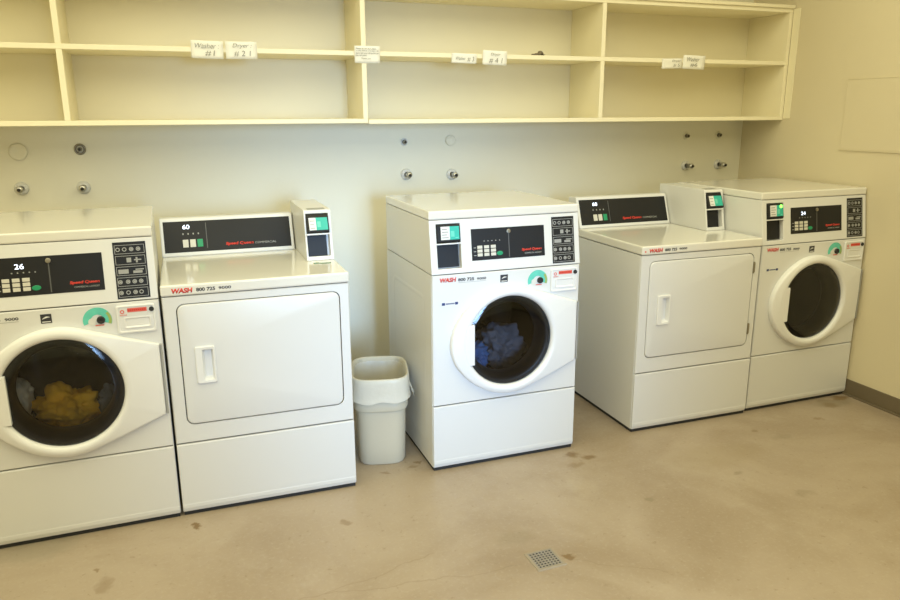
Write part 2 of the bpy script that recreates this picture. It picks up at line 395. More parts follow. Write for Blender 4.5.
# ------------------------------------------------------------------ floor drain
t = thing('floor_drain', 'square perforated metal floor drain set in the concrete floor', 'drain', (1.096, -1.782, 0), .02)
bm = newbm(); h = .056
skin(bm, [[(-h, -h, 0), (h, -h, 0), (h, h, 0), (-h, h, 0)], [(-h+.002, -h+.002, .003), (h-.002, -h+.002, .003), (h-.002, h-.002, .003), (-h+.002, h-.002, .003)],
          [(-.047, -.047, .003), (.047, -.047, .003), (.047, .047, .003), (-.047, .047, .003)], [(-.047, -.047, .0008), (.047, -.047, .0008), (.047, .047, .0008), (-.047, .047, .0008)]])
obj('frame', bm, M['drainrim'], t)
bm = newbm()
for i in range(8):
    p = -.044+.088*i/7
    box(bm, p-.0028, p+.0028, -.047, .047, .0012, .0028); box(bm, -.047, .047, p-.0028, p+.0028, .0011, .0027)
obj('grate', bm, M['drain'], t)
bm = newbm(); box(bm, -.046, .046, -.046, .046, .0002, .0009); obj('drain_pit', bm, M['dark'], t)

# ------------------------------------------------------------------ machines
W, D = .683, .674
HC, HS, H, HP, HB = .8708, .0, 1.1282, .3006, .0171
HS = 1.0917; L_, LS = .9162, .8744
CT = Matrix.Translation((-W/2, -D/2, 0))     # machine coordinates (left front bottom) -> centred on the empty
TH = math.atan(.0334/(HS-HC))
CON = CT @ Matrix.Translation((0, 0, HC)) @ Matrix.Rotation(-TH, 4, 'X')     # console plane: x = u, z = distance up the slope
def cz(z): return (z-HC)/math.cos(TH)

def ring_angles(extra, n=72):
    a = sorted(set([round(2*PI*i/n, 5) for i in range(n)]+[round(e % (2*PI), 5) for e in extra]))
    out = [a[0]]
    for x in a[1:]:
        if x-out[-1] > .004: out.append(x)
    return out
def ray_poly(c, a, poly):
    d = Vector((math.cos(a), math.sin(a))); best = None
    for i in range(len(poly)):
        p, q = Vector(poly[i])-Vector(c), Vector(poly[(i+1) % len(poly)])-Vector(c)
        e = q-p; den = d.x*e.y-d.y*e.x
        if abs(den) < 1e-12: continue
        s = (p.x*e.y-p.y*e.x)/den; u = (p.x*d.y-p.y*d.x)/den
        if s > 0 and -1e-6 <= u <= 1+1e-6: best = s if best is None else max(best, s)
    return best

def feet(t, d=D):
    for x, y in ((.06, .07), (W-.06, .07), (.06, d-.07), (W-.06, d-.07)):
        bm = newbm(); cyl(bm, (x, y, 0), .022, .022, .006, 'z', 16); cyl(bm, (x, y, .006), .010, .010, .022, 'z', 12); obj('foot', bm, M['dark'], t, M=CT)

def pedestal(t):
    bm = newbm()
    prism(bm, [(.0, .030), (.004, HB), (.022, HB), (.022, HP-.0025), (.004, HP-.0025), (0, HP-.006), (0, .050), (-.0008, .046), (-.0008, .034)], .0015, W-.0015)
    obj('kick_panel', bm, M['enamel'], t, M=CT, bevel=.0015)
    bm = newbm(); box(bm, .004, W-.004, .010, D-.02, .0005, HB+.004); obj('base_gap_shade', bm, M['dark'], t, M=CT)  # black block added as the shadow gap between floor and kick panel

def cabinet(t, top, d=D):
    bm = newbm()
    vs = box(bm, 0, W, .012, d, HB, top)
    bm.faces.ensure_lookup_table()
    for f in bm.faces[:]:
        if abs(f.calc_center_median().y-.012) < 1e-6: bm.faces.remove(f)
    # pressed rectangle on each side panel
    o = obj('cabinet', bm, M['enamel'], t, M=CT)
    md = o.modifiers.new('thickness', 'SOLIDIFY'); md.thickness = .003; md.offset = -1
    for s in ((0, 1) if d == D else ()):
        bm = newbm()
        y0, y1, z0, z1 = .09, d-.10, .10, top-.10
        x = -.0004 if s == 0 else W+.0004; k = -1 if s == 0 else 1
        def R(i, xx): 
            pts, _ = rrect(y0+i, y1-i, z0+i, z1-i, .04-i*.5, 6); return [(xx, p[0], p[1]) for p in pts]
        vr = skin(bm, [R(0, x), R(.006, x+k*.0010), R(.016, x+k*.0010), R(.022, x)])
        obj('side_embossing', bm, M['enamel'], t, M=CT, smooth=True)
    return o

def make_washer():
    t = thing('front_loading_washer', 'proto', 'washing machine')
    cabinet(t, HC-.002); feet(t); pedestal(t)
    # front panel with the round opening
    C = (.3435, .565)
    rect = [(.0015, HP+.0025), (W-.0015, HP+.0025), (W-.0015, HC-.002), (.0015, HC-.002)]
    ext = [math.atan2(p[1]-C[1], p[0]-C[0]) for p in rect]
    A = ring_angles(ext)
    bm = newbm()
    def rp(sh, v): return [(C[0]+math.cos(a)*(ray_poly(C, a, rect)-sh), v, C[1]+math.sin(a)*(ray_poly(C, a, rect)-sh)) for a in A]
    def cr(r, v): return [(C[0]+math.cos(a)*r, v, C[1]+math.sin(a)*r) for a in A]
    skin(bm, [rp(0, .022), rp(0, .003), rp(.003, 0), cr(.205, 0), cr(.200, .03)])
    smooth_by_angle(obj('front_panel', bm, M['enamel'], t, M=CT))
    # door bezel: round ring drawn out to the hinge side, slightly to the handle side
    hz = [(.670, .436), (.670, .706)]
    circ = []
    for i in range(120):
        a = 2*PI*i/120; r = .238+.030*max(0, -math.cos(a))**5
        circ.append((C[0]+r*math.cos(a), C[1]+r*math.sin(a)))
    pts = [p for p in circ if True]+hz
    def hull(ps):
        ps = sorted(ps)
        def half(q):
            o = []
            for p in q:
                while len(o) > 1 and (o[-1][0]-o[-2][0])*(p[1]-o[-2][1])-(o[-1][1]-o[-2][1])*(p[0]-o[-2][0]) <= 0: o.pop()
                o.append(p)
            return o[:-1]
        return half(ps)+half(ps[::-1])
    out = hull(pts)
    A = ring_angles([math.atan2(p[1]-C[1], p[0]-C[0]) for p in hz], 96)
    R0 = [ray_poly(C, a, out) for a in A]
    def hgt(r): return .030-.016*min(1, max(0, (r-.24)/.10)) # lower towards the hinge
    def rr(f, k, v0=None): return [(C[0]+math.cos(a)*(r-f), (-hgt(r)*k if v0 is None else v0), C[1]+math.sin(a)*(r-f)) for a, r in zip(A, R0)]
    def cc(r, v): return [(C[0]+math.cos(a)*r, v, C[1]+math.sin(a)*r) for a in A]
    bm = newbm()
    skin(bm, [rr(0, 0, -.0006), rr(0, .5), rr(.0015, .8), rr(.005, .96), rr(.010, 1), cc(.224, -.033), cc(.214, -.034), cc(.206, -.032), cc(.200, -.027), cc(.197, -.018), cc(.196, -.004)])
    smooth_by_angle(obj('door', bm, M['plastic'], t, M=CT), 50)
    # black rubber surround behind the glass rim, and the glass
    bm = newbm(); lathe(bm, (C[0], 0, C[1]), [(.1965, -.012), (.185, -.013), (.172, -.008), (.166, .004), (.160, .03), (.158, .07), (.170, .085), (.200, .09), (.203, .03)], 64)
    obj('door_gasket', bm, M['gasket'], t, M=CT, smooth=True)
    bm = newbm(); lathe(bm, (C[0], 0, C[1]), [(.1962, -.016), (.185, -.0195), (.160, -.0225), (.12, -.025), (.07, -.0268), (.03, -.0274), (.0005, -.0275)], 64)
    obj('door_glass', bm, M['glass'], t, M=CT, smooth=True)
    # handle plate covering the left of the glass
    bm = newbm()
    z0, z1 = C[1]-.088, C[1]+.088
    pl = []
    for z in [z0+(z1-z0)*i/10 for i in range(11)]:
        pl.append((C[0]-math.sqrt(max(.0, .212**2-(z-C[1])**2)), z))
    poly = pl+[(.176, z1), (.172, z1-.02), (.172, z0+.02), (.176, z0)][0:1]+[(.1765, z0)]
    f0 = [bm.verts.new((p[0], -.0165, p[1])) for p in poly]; f1 = [bm.verts.new((p[0], -.0345, p[1])) for p in poly]
    n = len(poly); bm.faces.new(f1)
    for i in range(n): bm.faces.new((f0[i], f0[(i+1) % n], f1[(i+1) % n], f1[i]))
    obj('door_handle', bm, M['plastic'], t, M=CT, bevel=.002)
    bm = newbm(); box(bm, .6715, .6785, -.013, -.0006, .437, .705); obj('door_hinge', bm, M['grey'], t, M=CT, bevel=.0015)
    # steel drum
    bm = newbm(); lathe(bm, (C[0], 0, C[1]), [(.205, .092), (.240, .098), (.240, .44), (.225, .46), (.10, .475), (.05, .46), (.001, .46)], 64)
    dr = obj('drum', bm, M['drum'], t, M=CT, smooth=True)
    for i in range(3):
        bm = newbm(); a = PI/2+.5+2*PI*i/3
        for k, (y, hh) in enumerate(((.12, .03), (.43, .05))): pass
        prism(bm, [(.12, 0), (.43, 0), (.42, .055), (.14, .045)], -.022, .022)
        Mx = CT @ Matrix.Translation((C[0], 0, C[1])) @ Matrix.Rotation(-a, 4, 'Y') @ Matrix.Translation((0, 0, -.2385))
        obj('drum_baffle', bm, M['drum'], dr, M=Mx, bevel=.01)
    # console with the card reader pocket
    bm = newbm()
    us = [0, .0295, .133, W]; ss = [.002, cz(.894), cz(1.0746), cz(HS)-.001]
    g = [[bm.verts.new((u, 0, s)) for s in ss] for u in us]
    for i in range(3):
        for j in range(3):
            if (i, j) != (1, 1): bm.faces.new((g[i][j], g[i+1][j], g[i+1][j+1], g[i][j+1]))
    pk = [g[1][1], g[2][1], g[2][2], g[1][2]]; dp = .03
    bk = [bm.verts.new((v.co.x, dp, v.co.z)) for v in pk]
    for i in range(4): bm.faces.new((pk[i], pk[(i+1) % 4], bk[(i+1) % 4], bk[i]))
    bm.faces.new(bk)
    bm.transform(CON)
    inv = CT.inverted()
    # sides, back
    sz = [p.co.copy() for p in (g[0][0], g[0][1], g[0][2], g[0][3])]
    ybk = D-D/2
    for side in (0, 3):
        col = [g[side][j] for j in range(4)]
        b0 = bm.verts.new((col[0].co.x, ybk, col[0].co.z)); b1 = bm.verts.new((col[3].co.x, ybk, col[3].co.z))
        bm.faces.new(col+[b1, b0])
        if side == 0: s0 = (b0, b1)
        else: bm.faces.new((s0[0], b0, b1, s0[1])); bm.faces.new([g[i][3] for i in range(4)]+[b1, s0[1]]); bm.faces.new([g[i][0] for i in range(4)]+[b0, s0[0]])
    obj('console', bm, M['enamel'], t, bevel=.0025)
    # lid
    bm = newbm(); box(bm, -.001, W+.001, .0334-.002, D, HS+.001, H); obj('lid', bm, M['lid'], t, M=CT, bevel=.006, seg=3)
    # card reader
    bm = newbm(); box(bm, .031, .1315, .002, .029, cz(.999), cz(1.0735)); prism(bm, [(.002, cz(.999)), (.002, cz(1.073)), (-.003, cz(1.069)), (-.006, cz(1.003))], .031, .1315)
    rd = obj('card_reader', bm, M['black'], t, M=CON, bevel=.003)
    bm = newbm(); box(bm, .047, .085, -.0075, -.004, cz(1.011), cz(1.064)); obj('price_sticker', bm, M['white'], rd, M=CON)
    bm = newbm()
    for i in range(4): box(bm, .051, .079-.006*(i % 2), -.0082, -.0074, cz(1.018+.011*i), cz(1.0215+.011*i))
    obj('sticker_print', bm, M['grey'], rd, M=CON)
    bm = newbm(); box(bm, .085, .126, -.0075, -.004, cz(1.011), cz(1.064)); obj('swipe_sticker', bm, M['teal'], rd, M=CON)
    bm = newbm(); box(bm, .089, .105, -.0082, -.0074, cz(1.022), cz(1.045)); box(bm, .109, .122, -.0082, -.0074, cz(1.016), cz(1.020)); obj('sticker_picture', bm, M['tealpale'], rd, M=CON)
    bm = newbm(); box(bm, .028, .1345, -.004, .029, cz(.992), cz(.997)); obj('reader_ledge', bm, M['plastic'], t, M=CON, bevel=.001)
    bm = newbm(); box(bm, .0305, .128, .020, .029, cz(.899), cz(.990)); obj('card_slot', bm, M['black'], t, M=CON)
    # display panel
    bm = newbm(); box(bm, .1795, .5145, -.0015, .002, cz(.9185), cz(1.0475))
    dp_ = obj('display_panel', bm, M['black'], t, M=CON, bevel=.001)
    for i in range(3):
        for j in range(3):
            bm = newbm(); u = .204+.0303*i; z = cz(.9345+.0156*j); box(bm, u, u+.0225, -.0032, -.0012, z, z+.0128); obj('key', bm, M['key'], dp_, M=CON, bevel=.0008)
    bm = newbm(); lathe(bm, (.3045, -.0012, cz(.9425)), [(.014, 0), (.014, -.0015), (.012, -.0022), (0, -.0022)], 24)
    for v in bm.verts: v.co.z = cz(.9425)+(v.co.z-cz(.9425))*.62
    obj('start_button', bm, M['green'], dp_, M=CON)
    bm = newbm()
    for i in range(5): box(bm, .234+.0175*i, .238+.0175*i, -.0021, -.0012, cz(.994), cz(.998))
    obj('indicator_marks', bm, M['grey'], dp_, M=CON); bm = newbm()
    for i in range(3): box(bm, .188, .199, -.0021, -.0012, cz(.938+.0156*i), cz(.941+.0156*i))
    obj('key_captions', bm, M['grey'], dp_, M=CON)
    bm = newbm(); box(bm, .3462, .3498, -.0021, -.0012, cz(.924), cz(1.024)); obj('divider_line', bm, M['dim'], dp_, M=CON)
    bm = newbm(); lathe(bm, (.348, -.0012, cz(1.031)), [(.0085, 0), (.0085, -.004), (.0055, -.005), (0, -.005)], 20); obj('panel_lock', bm, M['brass'], dp_, M=CON)
    text('brand_lettering', 'Speed Queen', .094, .0135, .406, -.0016, cz(.9425), M['red'], dp_, M=CON, bold=.05, shear=.15)
    text('brand_subline', 'COMMERCIAL LAUNDRY', .080, .006, .419, -.0016, cz(.932), M['grey'], dp_, M=CON)
    # pictogram label
    bm = newbm(); box(bm, .551, .658, -.0012, .002, cz(.881), cz(1.0775)); ip = obj('instruction_label', bm, M['black'], t, M=CON)
    rnd = random.Random(3); bm = newbm(); d0, d1 = -.0019, -.0011
    for r in range(5):
        za, zb_ = .8865+.0375*r, .8865+.0375*r+.031
        for (a, b, c, d) in ((.556, .653, za, za+.0016), (.556, .653, zb_-.0016, zb_), (.556, .5576, za, zb_), (.6514, .653, za, zb_)): box(bm, a, b, d0, d1, cz(c), cz(d))
        zc = (za+zb_)/2
        if r == 2:
            box(bm, .562, .595, d0, d1, cz(zc-.009), cz(zc+.006)); box(bm, .610, .640, d0, d1, cz(zc-.009), cz(zc+.000)); box(bm, .618, .645, d0, d1, cz(zc+.002), cz(zc+.006))
        elif r == 3:
            box(bm, .592, .607, d0, d1, cz(zc-.008), cz(zc+.008)); box(bm, .622, .628, d0, d1, cz(zc-.01), cz(zc+.009)); box(bm, .616, .640, d0, d1, cz(zc-.002), cz(zc+.002))
        else:
            for i in range(4):
                x = .566+.022*i+rnd.uniform(-.002, .002); rd_ = .0075
                lathe(bm, (x, d1, cz(zc)), [(rd_, 0), (rd_, -.0008), (rd_*.62, -.0008), (rd_*.62, 0)], 12)
                if rnd.random() < .6: box(bm, x-.003, x+.004, d0, d1, cz(zc-.003), cz(zc+.003))
    obj('pictograms', bm, M['grey'], ip, M=CON)
    # detergent drawer
    bm = newbm(); pts, _ = rrect(.540, .668, .757, .8585, .008, 4)
    R = lambda i, v: [(p[0], v, p[1]) for p in rrect(.540+i, .668-i, .757+i, .8585-i, .008, 4)[0]]
    vr = skin(bm, [R(0, -.0004), R(.0, -.006), R(.002, -.008), R(.006, -.008), R(.008, -.005)]); bm.faces.new(vr[-1])
    dd = obj('detergent_drawer', bm, M['plastic'], t, M=CT)
    R2 = lambda i, v, z1=.8145: [(p[0], v, p[1]) for p in rrect(.562+i, .652-i, .775+i, z1-i, .006, 4)[0]]
    bm = newbm(); vr = skin(bm, [R2(0, -.0052), R2(0, -.0085), R2(.003, -.0085), R2(.007, -.0056)]); bm.faces.new(vr[-1]); obj('drawer_grip', bm, M['plastic'], dd, M=CT)
    bm = newbm(); box(bm, .5505, .645, -.0062, -.0048, .8195, .8495); obj('drawer_sticker', bm, M['white'], dd, M=CT)
    bm = newbm(); box(bm, .577, .641, -.0072, -.006, .833, .8475); lathe(bm, (.560, -.006, .836), [(.007, 0), (.007, -.0012), (.004, -.0012), (.004, 0)], 14)
    for i in range(6): box(bm, .552+.004*i, .554+.004*i, -.0072, -.006, .822, .826)
    obj('sticker_print', bm, M['redpale'], dd, M=CT)
    bm = newbm()
    for i in range(9): box(bm, .578+.0068*i, .5828+.0068*i, -.0078, -.0071, .8375, .8435)
    obj('sticker_letters', bm, M['red'], dd, M=CT)
    bm = newbm(); cyl(bm, (.6565, -.011, .839), .0085, .0085, .006, 'y', 18); obj('drawer_lock', bm, M['dark'], dd, M=CT, bevel=.001)
    # round teal sticker with dial
    bm = newbm(); cu, czz = .4785, .8125; n = 26; rings = [[], [], [], []]
    for i in range(n+1):
        a = math.radians(198-218*i/n)
        for k, (r, v) in enumerate(((.021, -.0003), (.021, -.0012), (.0465, -.0012), (.0465, -.0003))): rings[k].append((cu+r*math.cos(a), v, czz+r*math.sin(a)))
    skin(bm, rings, close=False); st = obj('cycle_sticker', bm, M['tealpale'], t, M=CT)
    bm = newbm(); rings = [[], []]
    for i in range(9):
        a = math.radians(40-60*i/8)
        for k, r in enumerate((.036, .0455)): rings[k].append((cu+r*math.cos(a), -.0016, czz+r*math.sin(a)))
    skin(bm, rings, close=False); obj('sticker_band', bm, mat('olive_print', (.35, .45, .12), .5) if 'olive' not in M else M['olive'], st, M=CT)
    bm = newbm(); lathe(bm, (.4895, 0, .8135), [(.0135, -.0003), (.0135, -.007), (.011, -.0095), (.006, -.0095), (.004, -.0075), (0, -.0075)], 24); obj('dial', bm, M['dark'], t, M=CT, smooth=False)
    bm = newbm(); lathe(bm, (.4615, 0, .8085), [(.013, -.0003), (.013, -.0016), (0, -.0016)], 22); obj('round_label', bm, M['recess'], t, M=CT)
    bm = newbm(); box(bm, .470, .498, -.0010, -.0003, .7925, .7965); obj('red_label', bm, M['redpale'], t, M=CT)
    # energy label
    bm = newbm(); box(bm, .304, .338, -.0010, -.0003, .819, .851); es = obj('energy_label', bm, M['ink'], t, M=CT)
    bm = newbm(); rings = [[], []]
    for i in range(9):
        f = i/8; x = .309+.024*f; zc = .834+.006*f+.003*math.sin(PI*f)
        wd = .0022*math.sin(PI*min(1, f*1.05))+.0005
        rings[0].append((x, -.0014, zc-wd)); rings[1].append((x, -.0014, zc+wd))
    skin(bm, rings, close=False); box(bm, .308, .334, -.0015, -.001, .8225, .8255); obj('label_print', bm, M['white'], es, M=CT)
    # lettering
    text('company_lettering', 'WASH', .072, .019, .0335, -.0003, .8385, M['red'], t, M=CT, bold=.045, shear=.15)
    text('phone_lettering', '800 725', .071, .0135, .114, -.0003, .8385, M['ink'], t, M=CT, bold=.03)
    text('number_lettering', '9000', .041, .0105, .198, -.0003, .8385, M['ink'], t, M=CT, bold=.02)
    bm = newbm(); box(bm, .114, .239, -.0006, -.0002, .8325, .8338); obj('small_print', bm, M['grey'], t, M=CT)
    return t

def blue_sticker(t):
    bm = newbm(); box(bm, .040, .115, -.0009, -.0003, .735, .757); s = obj('machine_sticker', bm, M['white'], t, M=CT)
    bm = newbm(); box(bm, .042, .056, -.0014, -.0008, .742, .753); box(bm, .100, .113, -.0014, -.0008, .742, .753)
    for i in range(7): box(bm, .060+.0055*i, .0640+.0055*i, -.0014, -.0008, .7445, .7505)
    obj('sticker_print', bm, M['blue'], s, M=CT)
def led(t, digits):
    p = [c for c in ALLKIDS(t) if c.name.startswith('display_panel')][0]
    text('lit_display', digits, .028, .017, .246, -.0016, cz(1.0085), M['led'], p, M=CON, bold=.0)

def make_dryer():
    t = thing('front_loading_dryer', 'proto', 'dryer')
    DD = .70
    cabinet(t, LS-.002, DD); feet(t, DD); pedestal(t)
    # front panel with rounded door opening
    bm = newbm(); x0, x1, z0, z1 = .0455, .6455, .3735, .8445
    hole, cor = rrect(x0, x1, z0, z1, .030, 7)
    oc = {(x1, z0): (W-.0015, HP+.0025), (x1, z1): (W-.0015, LS-.002), (x0, z1): (.0015, LS-.002), (x0, z0): (.0015, HP+.0025)}
    ov = {k: (bm.verts.new((v[0]+(.003 if v[0] < .3 else -.003), 0, v[1]+(.003 if v[1] < .5 else -.003))), bm.verts.new((v[0], .004, v[1])), bm.verts.new((v[0], .022, v[1]))) for k, v in oc.items()}
    hv = [bm.verts.new((p[0], 0, p[1])) for p in hole]; hb = [bm.verts.new((p[0], .016, p[1])) for p in hole]
    n = len(hole)
    for i in range(n):
        j = (i+1) % n; a, b = ov[cor[i]][0], ov[cor[j]][0]
        bm.faces.new((hv[i], hv[j], a) if a == b else (hv[i], hv[j], b, a))
        bm.faces.new((hv[i], hb[i], hb[j], hv[j]))
        if a != b:
            A_, B_ = ov[cor[i]], ov[cor[j]]
            bm.faces.new((A_[0], B_[0], B_[1], A_[1])); bm.faces.new((A_[1], B_[1], B_[2], A_[2]))
    smooth_by_angle(obj('front_panel', bm, M['enamel'], t, M=CT))
    bm = newbm(); box(bm, x0-.01, x1+.01, .0155, .0215, z0-.01, z1+.01); obj('door_gasket', bm, M['gasket'], t, M=CT)
    # door with a pocket for the pull
    g = .0035; hx0, hx1, hz0, hz1 = .097, .166, .5375, .678
    dpts, dcor = rrect(x0+g, x1-g, z0+g, z1-g, .027, 7)
    bm = newbm()
    def ring(i, v): return [(p[0], v, p[1]) for p in rrect(x0+g+i, x1-g-i, z0+g+i, z1-g-i, .027-i*.5, 7)[0]]
    vr = skin(bm, [ring(0, .014), ring(0, .001), ring(.003, -.003), ring(.008, -.004)])
    inner = vr[-1]
    hp = [bm.verts.new((p[0], -.004, p[1])) for p in ((hx1, hz0), (hx1, hz1), (hx0, hz1), (hx0, hz0))]
    kk = {(x1-g, z0+g): 0, (x1-g, z1-g): 1, (x0+g, z1-g): 2, (x0+g, z0+g): 3}
    for i in range(n):
        j = (i+1) % n; a, b = hp[kk[dcor[i]]], hp[kk[dcor[j]]]
        bm.faces.new((inner[i], inner[j], a) if a == b else (inner[i], inner[j], b, a))
    hb = [bm.verts.new((v.co.x, .012, v.co.z)) for v in hp]
    for i in range(4): bm.faces.new((hp[i], hb[i], hb[(i+1) % 4], hp[(i+1) % 4]))
    bm.faces.new(hb)
    d = obj('door', bm, M['enamel'], t, M=CT); smooth_by_angle(d)
    # pull: moulded plastic cup with a raised rim
    bm = newbm()
    R = lambda a, b, c, dd, v, r=.006: [(p[0], v, p[1]) for p in rrect(hx0+a, hx1-b, hz0+c, hz1-dd, r, 4)[0]]
    vr = skin(bm, [R(-.001, -.001, -.001, -.001, -.0042), R(-.001, -.001, -.001, -.001, -.010), R(.003, .001, .001, .001, -.0125), R(.024, .006, .010, .010, -.0115), R(.027, .009, .014, .014, .002), R(.034, .012, .02, .02, .010)])
    bm.faces.new(vr[-1]); smooth_by_angle(obj('door_pull', bm, M['plastic'], d, M=CT), 30)
    # worktop
    bm = newbm(); box(bm, -.001, W+.001, -.004, DD, LS+.001, L_); obj('worktop', bm, M['lid'], t, M=CT, bevel=.007, seg=3)
    text('company_lettering', 'WASH', .0725, .0185, .0365, -.0043, .8855, M['red'], t, M=CT, bold=.045, shear=.15)
    text('phone_lettering', '800 725', .066, .0135, .121, -.0043, .8875, M['ink'], t, M=CT, bold=.03)
    text('number_lettering', '9000', .044, .0105, .199, -.0043, .8895, M['ink'], t, M=CT, bold=.02)
    # control hood at the back of the top
    v0, v1, zt = .5675, .6215, 1.076
    bm = newbm(); prism(bm, [(v0, L_), (v0, L_+.006), (v1, zt-.006), (v1+.006, zt), (DD, zt-.004), (DD, L_)], 0, .561)
    obj('control_hood', bm, M['enamel'], t, M=CT, bevel=.004)
    th = math.atan((v1-v0)/(zt-.006-L_-.006)); HD = CT @ Matrix.Translation((0, v0, L_+.006)) @ Matrix.Rotation(-th, 4, 'X')
    hz_ = lambda f: .012+.136*f      # fraction up the black panel
    bm = newbm(); box(bm, .013, .548, -.0015, .003, hz_(0), hz_(1)); p = obj('display_panel', bm, M['black'], t, M=HD, bevel=.001)
    for i in range(3):
        bm = newbm(); u = .088+.0298*i; box(bm, u, u+.023, -.0035, -.0012, hz_(.15), hz_(.40)); obj('key', bm, M['green'] if i == 2 else M['key'], p, M=HD, bevel=.001)
    bm = newbm()
    for i in range(4): box(bm, .089+.021*i, .094+.021*i, -.0021, -.0012, hz_(.56), hz_(.61))
    obj('indicator_marks', bm, M['grey'], p, M=HD)
    bm = newbm(); box(bm, .186, .189, -.0021, -.0012, hz_(.1), hz_(.92)); obj('divider_line', bm, M['dim'], p, M=HD)
    text('brand_lettering', 'Speed Queen', .118, .017, .265, -.0016, hz_(.125), M['red'], p, M=HD, bold=.05, shear=.15)
    text('brand_subline', 'COMMERCIAL', .092, .009, .390, -.0016, hz_(.15), M['grey'], p, M=HD)
    text('lit_display', '60', .028, .019, .092, -.0016, hz_(.74), M['led'], p, M=HD, bold=.0)
    # card reader housing
    a, b = .5675, .6815; vf = .268; ztop = 1.124; LN = .040
    bm = newbm()
    th = math.atan(LN/(ztop-.012-L_)); PD = CT @ Matrix.Translation((0, vf, L_)) @ Matrix.Rotation(-th, 4, 'X')
    # side walls, back, top, front frame with one tall pocket
    fr = newbm()
    hgt = math.hypot(ztop-.012-L_, LN)
    us = [a, a+.008, b-.013, b]; ss = [.0005, .018, hgt-.004, hgt]
    gr = [[fr.verts.new((u, 0, s)) for s in ss] for u in us]
    for i in range(3):
        for j in range(3):
            if (i, j) != (1, 1): fr.faces.new((gr[i][j], gr[i+1][j], gr[i+1][j+1], gr[i][j+1]))
    pk = [gr[1][1], gr[2][1], gr[2][2], gr[1][2]]; bk = [fr.verts.new((v.co.x, .028, v.co.z)) for v in pk]
    for i in range(4): fr.faces.new((pk[i], pk[(i+1) % 4], bk[(i+1) % 4], bk[i]))
    fr.faces.new(bk); fr.transform(PD)
    bot = [gr[i][0] for i in range(4)]; topr = [gr[i][3] for i in range(4)]
    def bv(u, v, z): return fr.verts.new(CT @ Vector((u, v, z)))
    rows = [topr]
    for (v, z) in ((vf+LN+.006, ztop-.002), (vf+LN+.06, ztop), (.69, ztop), (.69, L_+.0005)): rows.append([bv(a, v, z), bv(b, v, z)])
    fr.faces.new(topr+[rows[1][1], rows[1][0]])
    for r0, r1 in zip(rows[1:], rows[2:]): fr.faces.new((r0[0], r0[1], r1[1], r1[0]))
    for s, col, q in ((0, gr[0], 0), (1, gr[3], 1)): fr.faces.new(list(col)+[r[q] for r in rows[1:]])
    fr.faces.new(bot+[rows[-1][1], rows[-1][0]])
    bm.free(); pod = obj('card_reader_housing', fr, M['enamel'], t, bevel=.0025)
    hs = lambda z: z-L_
    bm = newbm(); prism(bm, [(.0275, hs(1.030)), (.0275, hgt-.005), (.002, hgt-.005), (-.004, hgt-.014), (-.020, hs(1.036)), (-.014, hs(1.030))], a+.009, b-.0135)
    obj('card_reader', bm, M['black'], pod, M=PD, bevel=.003)
    def slope(z): # front of the reader
        s0, s1 = hs(1.036), hgt-.014
        f = (hs(z)-s0)/(s1-s0); return -.020+.016*f
    def patch(nm, u0, u1, z0, z1, m, dd=.0012):
        bm = newbm(); prism(bm, [(slope(z0)-dd, hs(z0)), (slope(z0)+.001, hs(z0)), (slope(z1)+.001, hs(z1)), (slope(z1)-dd, hs(z1))], u0, u1); obj(nm, bm, m, pod, M=PD)
    patch('price_sticker', a+.018, a+.047, 1.042, 1.094, M['white']); patch('swipe_sticker', a+.047, b-.019, 1.042, 1.094, M['teal'])
    patch('sticker_picture', a+.052, a+.066, 1.054, 1.078, M['tealpale'], .0019)
    patch('sticker_print', a+.022, a+.042, 1.049, 1.052, M['grey'], .0019)
    patch('sticker_print', a+.022, a+.038, 1.064, 1.067, M['grey'], .0019)
    patch('sticker_print', a+.022, a+.042, 1.079, 1.082, M['grey'], .0019)
    bm = newbm(); box(bm, a+.006, b-.0115, -.012, .0275, hs(1.0225), hs(1.0285)); obj('reader_ledge', bm, M['plastic'], pod, M=PD, bevel=.001)
    bm = newbm(); box(bm, a+.009, b-.024, .016, .0275, .0185, hs(1.022)); obj('card_slot', bm, M['black'], pod, M=PD)
    bm = newbm(); prism(bm, [(vf+LN+.010, ztop-.0022), (vf+LN+.056, ztop-.0004), (vf+LN+.056, ztop+.0004), (vf+LN+.010, ztop-.0012)], a+.02, b-.02); obj('top_label', bm, M['grey'], pod, M=CT @ Matrix.Translation((0, 0, 0)))
    return t

def place(t, x, y, r, label, group):
    c = Vector((W/2, D/2)); cs, sn = math.cos(r), math.sin(r)
    t.location = (x+c.x*cs-c.y*sn, -y+c.x*sn+c.y*cs, 0); t.rotation_euler = (0, 0, r)
    t['label'] = label; t['group'] = group
    return t

wC = make_washer()
wA = copy_tree(wC); wE = copy_tree(wC)
GW, GD = 'front loading washers along the back wall', 'front loading dryers along the back wall'
place(wA, -.7699, 1.0394, .0073, 'white front-loading washer at left end of row, yellow laundry behind glass', GW)
place(wC, .9468, 1.0353, -.0028, 'white front-loading washer standing alone in the middle beside trash bin', GW)
place(wE, 2.6744, .9921, .0052, 'white front-loading washer against the right wall, its drum empty', GW)
blue_sticker(wC); blue_sticker(wE); led(wA, '26'); led(wE, '24')
p = [c for c in ALLKIDS(wE) if c.name.startswith('card_reader')][0]
bm = newbm(); lathe(bm, (.112, -.0075, cz(1.058)), [(.009, 0), (.009, -.0015), (0, -.0015)], 16); o = obj('status_light', bm, M['ledgreen'], p, M=CON)
o['label'] = 'lit green status light'
dB = make_dryer(); dD = copy_tree(dB)
place(dB, -.0784, 1.0331, -.0104, 'white dryer with square door between left washer and trash bin', GD)
place(dD, 1.9744, .9989, -.0105, 'white dryer with square door joined to the corner washer', GD)
